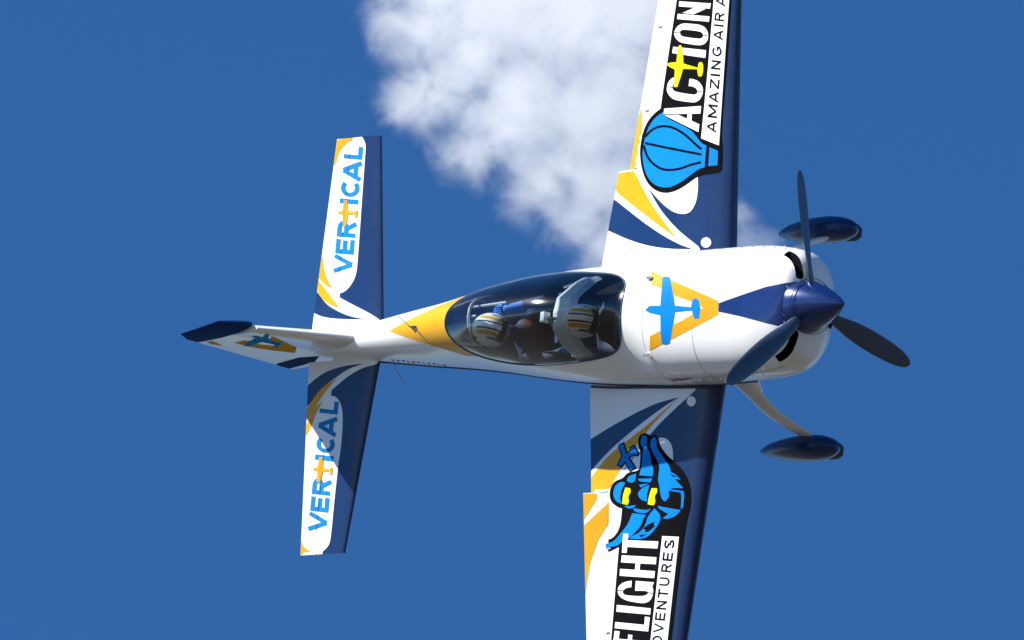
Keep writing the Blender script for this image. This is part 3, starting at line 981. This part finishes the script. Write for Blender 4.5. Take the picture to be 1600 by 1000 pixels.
decal('sticker_strip', [Ez([(797, 45), (950, 52), (845, 1000)]) + [(1014, 1248), (989, 1248)] + Ez([(690, 1000)])], PRINTW, [RWG], 4)
bigr = [Ez(p) for p in ([(440, 22), (488, 25), (472, 200), (428, 198)], [(478, 83), (763, 95), (755, 160), (474, 145)], [(428, 222), (745, 240), (740, 305), (420, 287)], [(412, 347), (732, 368), (725, 432), (408, 410)], [(555, 290), (597, 293), (590, 362), (548, 358)],
        [(518, 455), (515, 515), (470, 520), (435, 548), (440, 580), (480, 592), (620, 600), (665, 580), (670, 560), (650, 548), (550, 548), (556, 458), (722, 470), (705, 515), (715, 520), (715, 580), (690, 640), (640, 662), (600, 662), (470, 640), (410, 605), (388, 560), (395, 510), (440, 470)],
        [(382, 678), (693, 710), (688, 768), (378, 740)], [(368, 835), (675, 865), (670, 922), (362, 892)], [(640, 785), (685, 792), (676, 870), (634, 866)],
        [(362, 915), (408, 922), (398, 1000), (352, 995)], [(487, 950), (525, 955), (520, 1000), (483, 1000)], [(352, 985), (660, 1012), (654, 1070), (345, 1043)])]
negr = [Ez(p) for p in stroke([(380, 546), (440, 549)], 9) + stroke([(664, 566), (722, 573)], 9)]
letters_on([bigr[0:2], bigr[2:5], [soften(bigr[5])], bigr[6:7], bigr[7:9], bigr[9:12]], PRINTW, [RWG], 5, neg=negr)
smallr = [('S', 858, 844), ('E', 877, 864), ('R', 894.5, 882), ('U', 916, 903), ('T', 935, 921), ('N', 953, 939.5), ('E', 970, 958), ('V', 989, 975), ('D', 1007, 994), ('A', 1027, 1012)]
letters_on(text(smallr, (1054.5, 851), (1038, 982), (-15.6, -1.2), .17), BLACK, [RWG], 5)
blue = [Hz(p) for p in (
    [(355, 95), (385, 100), (392, 140), (385, 185), (410, 215), (420, 300), (440, 350), (430, 402), (332, 394), (350, 330), (355, 220), (368, 192), (340, 170), (345, 120)],
    [(415, 130), (440, 105), (465, 130), (457, 180), (510, 260), (560, 330), (565, 370), (600, 385), (640, 428), (595, 420), (622, 450), (660, 490), (565, 488), (548, 520), (555, 560), (520, 590), (492, 560), (482, 470), (470, 420), (485, 340), (470, 290), (430, 220), (415, 180)],
    [(150, 470), (200, 440), (228, 450), (200, 500), (188, 560), (198, 606), (160, 590), (135, 540)],
    [(318, 530), (350, 490), (408, 465), (388, 540), (390, 590), (350, 580), (330, 555)],
    [(240, 436), (248, 402), (308, 382), (302, 440), (270, 452)], [(322, 420), (430, 418), (415, 446), (332, 440)], [(330, 465), (405, 455), (345, 485)],
    [(550, 498), (662, 512), (667, 560), (655, 640), (640, 640), (646, 560), (640, 522), (560, 510)],
    [(472, 622), (560, 640), (640, 652), (605, 698), (540, 720), (505, 714), (548, 682), (472, 640)],
    [(285, 640), (390, 655), (420, 640), (385, 680), (300, 668)], [(280, 676), (385, 690), (362, 715), (345, 770), (300, 820), (262, 862), (200, 890), (170, 920), (112, 925), (86, 945), (80, 905), (140, 890), (190, 830), (248, 760)],
    [(445, 640), (492, 690), (485, 740), (450, 795), (400, 850), (340, 870), (262, 866), (285, 842), (332, 824), (380, 765), (392, 705)],
    [(215, 618), (240, 625), (310, 615), (285, 640), (245, 642)])]
smear = [Hz([(360, 790), (400, 758), (447, 738), (440, 765), (452, 772), (400, 815), (370, 818), (380, 802)]), Hz([(330, 838), (390, 832), (345, 858)]), Hz([(560, 380), (610, 405), (585, 408)])]
decal('skydiver_emblem', [soften(q) for q in blue] + [plane_small], CYAN, [RWG, RA], 4, neg=smear + [bigr[0], bigr[1]])
gog = [Hz([(230, 485), (265, 490), (272, 520), (250, 550), (258, 590), (245, 615), (205, 605), (212, 540)]), Hz([(425, 490), (465, 490), (468, 520), (445, 550), (455, 590), (440, 618), (395, 610), (407, 540)])]
decal('goggles_emblem', [soften(q) for q in gog], YELLOW, [RWG], 5, each=True)

# ---- tail surfaces
a5, b5, a6, b6 = zz(480, 205, 7.143), zz(480, 335, 5.882), zz(455, 560, 6.25), zz(455, 710, 5.882)
for side, tg in ((1, [STAB[1], ELEV_[1]]), (-1, [STAB[-1], ELEV_[-1]])):
    if side == 1:
        wp = a5([(250, 40), (600, 40), (640, 105), (656, 155), (650, 260), (600, 950)]) + b5([(495, 10), (465, 430), (455, 530), (430, 610), (380, 680), (345, 708), (310, 725), (250, 720), (180, 690), (290, 760), (420, 830), (560, 900), (665, 965), (690, 1000), (690, 1100), (0, 1100), (0, 900), (30, 650)]) + [(485, 400)]
        nv = b5([(60, 690), (95, 712), (175, 825), (280, 890), (400, 940), (545, 967), (300, 962), (150, 945), (70, 910), (30, 890)])
        gd = [a5([(280, 110), (320, 110), (430, 70), (525, 80), (440, 140), (390, 190), (350, 260), (320, 370), (300, 385), (250, 380)]), b5([(120, 390), (145, 390), (155, 500), (185, 600), (235, 680), (180, 662), (112, 592), (90, 590)]), b5([(60, 710), (60, 640), (108, 605), (170, 690), (300, 862), (170, 818), (95, 706)])]
        letters = text([('V', 427.7, 400), ('E', 398, 375.5), ('R', 371.6, 347.8), ('I', 319.5, 312.4), ('C', 308.6, 283), ('A', 283, 253), ('L', 249.5, 230)], (551.5, 413), (566.8, 240), (-28.6, -2.4), .23)
        jt = a5([(415, 770), (450, 770), (462, 885), (535, 903), (545, 883), (572, 885), (556, 967), (534, 965), (538, 925), (462, 932), (438, 1055), (404, 1055), (398, 930), (360, 920), (340, 908), (360, 898), (400, 888)])
    else:
        wp = [(600, 555)] + a6([(845, 40), (835, 58), (700, 90), (560, 170), (440, 270), (330, 370), (262, 442), (320, 392), (370, 368), (405, 363), (450, 385), (485, 440), (503, 520), (505, 600), (495, 800), (470, 1000)]) + b6([(445, 0), (400, 400), (365, 780), (345, 840), (295, 890), (265, 910), (230, 980), (0, 980)]) + [(460, 700), (470, 560)]
        nv = a6([(110, 300), (160, 270), (280, 165), (400, 105), (540, 70), (710, 50), (560, 100), (440, 185), (330, 265), (280, 310), (165, 470), (110, 500)])
        gd = [a6([(110, 560), (165, 478), (260, 330), (330, 265), (455, 190), (380, 270), (300, 370), (225, 500), (165, 600), (110, 640)]), a6([(240, 470), (310, 425), (250, 520), (200, 660), (150, 760), (120, 760), (130, 680), (180, 590)]), b6([(30, 980), (55, 740), (85, 750), (105, 830), (150, 882), (235, 912), (120, 985)])]
        letters = text([('V', 831.6, 803), ('E', 801, 778.5), ('R', 774.6, 750.5), ('I', 721, 713), ('C', 709, 683.5), ('A', 682.5, 652.5), ('L', 648, 628)], (511.5, 820), (529.6, 629), (-28.3, -3.2), .23)
        jt = b6([(262, 25), (292, 25), (300, 125), (355, 138), (362, 120), (385, 122), (380, 185), (356, 185), (355, 155), (295, 158), (270, 255), (240, 255), (245, 155), (215, 148), (198, 135), (215, 125), (248, 120)])
    decal('white_paint_panel', [soften(wp)], WHITE, tg, 1)
    decal('navy_swoosh', [soften(nv)], NAVY, tg, 2)
    decal('gold_swoosh', [soften(q) for q in gd], GOLD, tg, 2, each=True)
    letters_on(letters, CYAN2, tg, 3)
    decal('airplane_emblem', [soften(jt)], GOLD, tg, 4, grid=5)

# fin and rudder prints
Fz = zz(270, 470, 4.571)
ft = [FIN, RUD]
decal('letter_emblem', [Fz([(440, 298), (515, 283), (620, 312), (760, 326), (830, 345), (870, 372), (700, 352), (540, 327)]), Fz([(700, 252), (740, 265), (885, 335), (872, 372), (800, 345), (690, 278)])], GOLDP, ft, 1, grid=4)
decal('airplane_emblem', [Fz([(505, 322), (540, 288), (580, 276), (565, 252), (600, 250), (640, 262), (660, 235), (690, 238), (682, 268), (740, 294), (772, 290), (780, 300), (745, 332), (722, 330), (728, 312), (640, 292), (600, 305), (560, 320)])], CYANP, ft, 2, grid=4)
decal('navy_corner', [Fz([(745, 448), (900, 405), (1045, 395), (1015, 435), (830, 485), (740, 460)])], NAVYP, ft, 1, grid=4)
decal('gold_corner', [Fz([(170, 262), (240, 245), (300, 250), (290, 290), (360, 322), (280, 310)])], GOLDP, ft, 1, grid=4)

# cowling prints
Kz = zz(960, 370, 4.0)
ct = [cowl, fuselage]
decal('letter_emblem', [Kz([(232, 215), (650, 400), (650, 488), (222, 712), (222, 622), (300, 580), (430, 520), (555, 443), (500, 412), (370, 365), (300, 325), (232, 298)])], GOLD, ct, 1)
decal('airplane_emblem', [Kz([(300, 255), (320, 248), (345, 250), (355, 280), (378, 430), (480, 440), (490, 390), (510, 383), (528, 395), (538, 450), (530, 510), (500, 512), (485, 460), (380, 470), (360, 590), (345, 665), (322, 674), (298, 668), (290, 600), (288, 490), (220, 475), (193, 458), (220, 432), (288, 430), (295, 340)])], CYAN, ct, 2)
decal('navy_spike', [Kz([(652, 415), (720, 390), (850, 345), (950, 312), (1060, 290), (1140, 280), (1200, 400), (1160, 580), (1100, 575), (950, 540), (800, 500), (700, 478), (652, 468)])], NAVYM, [cowl], 1)

# panel seams, screws and marks
RED = mat('red_print', (0.45, 0.08, 0.08), 0.6)
decal('side_marking', [Kz([(340, 893), (400, 884), (485, 878), (475, 890), (380, 905)])], RED, ct, 1, grid=4)
Rz = zz(590, 440, 5.882)
for i in range(11):
    x, y = 130 + i * 47, 715 + i * 4.6
    decal('registration_mark', [Rz(p) for p in stroke([(x, y), (x + 26, y + 22 - (i % 3) * 9)], 9)], NAVYP, [fuselage], 1, grid=4)
for th in (78, -78):
    tube('cowl_seam', [section(x, math.radians(th), -.0005) for x in np.linspace(.17, 1.55, 40)], .0028, cowl, SEAM, n=5)
tube('cowl_seam', [section(.72, math.radians(t), -.0005) for t in np.linspace(-100, 100, 60)], .0012, cowl, SEAM, n=5)
for th in (70, -70, 86, -86):
    for x in np.linspace(.24, 1.5, 11):
        p = section(x, math.radians(th), -.001)
        box('screw_head', p, (.016, .016, .006), cowl, METAL, .002)
for side in (1, -1):
    for y in (1.7, 2.35, 3.0):
        c = W_LE(y) - W_TE(y)
        box('aileron_hinge', (W_LE(y) - .80 * c, side * y, W_Z(y) + airfoil(.8, W_TC(y)) * c + .004), (.05, .012, .014), WINGS[side], SEAM, .003)

# ------------------------------------------------------------------ cockpit fittings
for x, nm in ((-1.62, 'rear'), (-.70, 'front')):
    box('seat', (x - .10, 0, .02), (.07, .40, .66), plane, DARKBLUE, .03, Matrix.Rotation(math.radians(-14), 3, 'Y'))
hood = []
prof = [(.325, .24), (.265, .34), (.12, .50), (0, .525), (-.13, .515), (-.25, .40), (-.325, .24)]
vs, fs = [], []
for y, z in prof:
    for x in (-.74, -.70, -.52, -.49):
        vs.append(Vector((x, y, z - (.05 if x in (-.74, -.49) else 0))))
for i in range(len(prof) - 1):
    for k in range(3):
        fs.append((i*4+k, i*4+k+1, (i+1)*4+k+1, (i+1)*4+k))
mesh_obj('instrument_hood', vs, fs, plane, PANEL, smooth=False)
cm_ = box('camera', (-.80, -.03, .52), (.05, .085, .065), plane, PANEL, .012)
tube('camera_bracket', [(-.77, -.03, .50), (-.70, -.05, .555), (-.64, -.05, .54)], .014, cm_, METAL, n=8)
tube('camera_bracket', [(-.74, -.09, .50), (-.70, -.05, .555)], .012, cm_, METAL, n=8)
for pts in ([(-1.93, .12, .40), (-1.4, .13, .44)], [(-1.88, .17, .20), (-1.80, .17, .42), (-1.74, .08, .53), (-1.73, -.06, .53), (-1.78, -.18, .42), (-1.83, -.19, .22)], [(-1.93, -.10, .40), (-1.80, -.17, .40)], [(-1.92, .05, .42), (-1.82, .05, .40)]):
    tube('roll_frame', smooth_path(pts, 5), .012, plane, TUBE, n=8)
box('instrument_panel', (-.26, 0, .14), (.05, .46, .22), plane, DARK, .02)
tube('canopy_latch', [(-.72, .25, .34), (-.76, .22, .40)], .012, plane, METAL, n=8)
tube('canopy_handle', [(-.66, -.31, .22), (-.76, -.29, .26)], .009, plane, METAL, n=8)
# antenna on the turtle deck
zt = f_top(-2.55)
an = box('antenna', (-2.55, 0, zt + .015), (.07, .008, .04), plane, DARK, .004)
tube('antenna_wire', [(-2.57, 0, zt + .03), (-2.80, .10, f_top(-2.8) + .02)], .004, an, DARK, n=6)
tube('antenna_wire', [(-2.53, 0, zt + .03), (-2.36, -.12, zt + .03)], .003, an, DARK, n=6)
for y in (.26, -.33):
    zf = section(.16, math.asin(min(1, abs(y) / f_wid(.16)) ** (f_ntop(.16) / 2))).z
    box('cowl_latch', (.16, y, zf + .006), (.05, .025, .02), cowl, METAL, .004)
tube('rudder_cable', [(-3.50, -.155, -.12), (-3.70, -.27, -.40)], .004, plane, TUBE, n=6)
# stripe along the lower right side
for side in (1, -1):
    pts = []
    for x in np.linspace(.9, -3.7, 60):
        pts.append(section(x, side * math.radians(104), -.002))
    tube('side_stripe', pts, .012, fuselage, NAVY, n=6)

# ------------------------------------------------------------------ two people in the cockpit
def skin_mesh(name, verts, edges, radii, mats, sub=2):
    me = bpy.data.meshes.new(name); me.from_pydata(verts, edges, [])
    o = bpy.data.objects.new(name, me); col.objects.link(o)
    o.modifiers.new('s', 'SKIN')
    for i, r in enumerate(radii):
        me.skin_vertices[0].data[i].radius = (r, r) if not isinstance(r, tuple) else r
    me.skin_vertices[0].data[0].use_root = True
    md = o.modifiers.new('d', 'SUBSURF'); md.levels = sub; md.render_levels = sub
    dg = bpy.context.evaluated_depsgraph_get()
    m2 = bpy.data.meshes.new_from_object(o.evaluated_get(dg))
    bpy.data.objects.remove(o)
    return m2
def person(base, head, hands, label, lean):
    """base: hips on the seat; head: centre of the head; hands: (left, right)"""
    bx, by, bz = base
    H = Vector(head)
    P = Vector(base)
    chest = P + Vector((-.02, lean*.4, .34)); neck = chest + (H - chest) * .55
    sh = chest + Vector((0, 0, .04))
    vs = [P, P + Vector((-.01, lean*.2, .16)), chest, neck, H + Vector((0, 0, -.03)), H + Vector((.01, 0, .07))]
    ed = [(0, 1), (1, 2), (2, 3), (3, 4), (4, 5)]
    rd = [.13, .125, .145, .055, .08, .075]
    for s, hd, el in ((1, hands[0], hands[2]), (-1, hands[1], hands[3])):
        i = len(vs)
        vs += [sh + Vector((0, s*.17, 0)), Vector(el), Vector(hd) + (Vector(el) - Vector(hd)) * .25, Vector(hd)]
        ed += [(2, i), (i, i+1), (i+1, i+2), (i+2, i+3)]
        rd += [.065, .048, .036, .034]
        j = len(vs)
        vs += [P + Vector((.02, s*.10, -.01)), P + Vector((.38, s*.13, .10)), P + Vector((.62, s*.13, -.16)), P + Vector((.76, s*.13, -.14))]
        ed += [(0, j), (j, j+1), (j+1, j+2), (j+2, j+3)]
        rd += [.085, .062, .045, .04]
    me = skin_mesh('person', [tuple(v) for v in vs], ed, rd, [])
    o = link('person', me, None, [SUIT, SKIN, GLOVE, REDD])
    o.matrix_world = PLANE
    hl, hr = Vector(hands[0]), Vector(hands[1])
    for p in me.polygons:
        c = p.center
        if (c - H).length < .13: p.material_index = 1
        elif (c - hl).length < .17 and (c - hl).length < (c - sh).length: p.material_index = 2
        elif (c - hr).length < .08: p.material_index = 2
        elif (c - (chest + Vector((.1, 0, 0)))).length < .17: p.material_index = 3
    o['label'] = label; o['category'] = 'person'
    # fingers of both gloves
    for hd, el in ((hl, Vector(hands[2])), (hr, Vector(hands[3]))):
        d = (hd - el).normalized(); sd = d.cross(Vector((0, 0, 1))).normalized(); up = sd.cross(d)
        for k in range(4):
            b0 = hd + sd * (.027 - .018*k) + d * .015
            ln = (.062, .07, .066, .052)[k]
            g_ = tube('finger', [b0, b0 + d*ln*.55 + up*.008, b0 + d*ln*.85 - up*.018, b0 + d*ln*.75 - up*.042], [.0095, .009, .0085, .006], o, GLOVE, n=8)
        tube('thumb', [hd + sd*.028, hd + sd*.05 + d*.03 - up*.01, hd + sd*.04 + d*.055 - up*.03], [.011, .010, .007], o, GLOVE, n=8)
    # helmet
    vs, fs = [], []
    nu, nv_ = 120, 70
    for j in range(nv_ + 1):
        ph = math.pi * .74 * j / nv_
        for i in range(nu):
            q = 2*math.pi*i/nu
            rr = Vector((.155*math.sin(ph)*math.cos(q), .130*math.sin(ph)*math.sin(q), .145*math.cos(ph)))
            vs.append(rr)
    for j in range(nv_):
        for i in range(nu):
            q = 2*math.pi*(i + .5)/nu
            ph = math.pi*.74*(j + .5)/nv_
            front = abs((q + math.pi) % (2*math.pi) - math.pi) < math.radians(52)
            if front and ph > math.radians(70): continue
            fs.append((j*nu+i, j*nu+(i+1) % nu, (j+1)*nu+(i+1) % nu, (j+1)*nu+i))
    R = Matrix.Rotation(lean * 2.2, 3, 'X') @ Matrix.Rotation(math.radians(12), 3, 'Y')
    vs = [R @ v for v in vs]
    off = H + Vector((-.01, 0, .02))
    hm = mesh_obj('helmet', [v + off for v in vs], fs, o, [HELMET, GOLD, BLACK], merge=1e-5)
    Ri = R.inverted()
    for p in hm.data.polygons:
        c = Ri @ (Vector(p.center) - off)
        if c.x > -.03 and c.z > .02:
            if abs(c.y) < .020: p.material_index = 0
            elif .020 < abs(c.y + .002) < .034: p.material_index = 2
            elif .045 < abs(c.y) < .075: p.material_index = 1
        if .085 < abs(c.y) < .098 and c.z < .09: p.material_index = 2
    md = hm.modifiers.new('solid', 'SOLIDIFY'); md.thickness = .012; md.offset = -1
    box('visor', tuple(off + R @ Vector((.118, 0, .0))), (.03, .15, .055), o, BLACK, .012, R)
    return o
person((-1.50, -.03, -.28), (-1.50, -.085, .46), ((-1.44, .075, .44), (-1.05, -.18, .05), (-1.16, .16, .26), (-1.25, -.25, .08)), 'person in striped white helmet on the rear seat, one blue sleeve raised', -.10)
person((-.58, -.03, -.32), (-.47, -.055, .385), ((-.18, .10, .02), (-.18, -.10, .02), (-.30, .24, .06), (-.30, -.24, .06)), 'person in white helmet on the front seat behind the cowling', -.03)
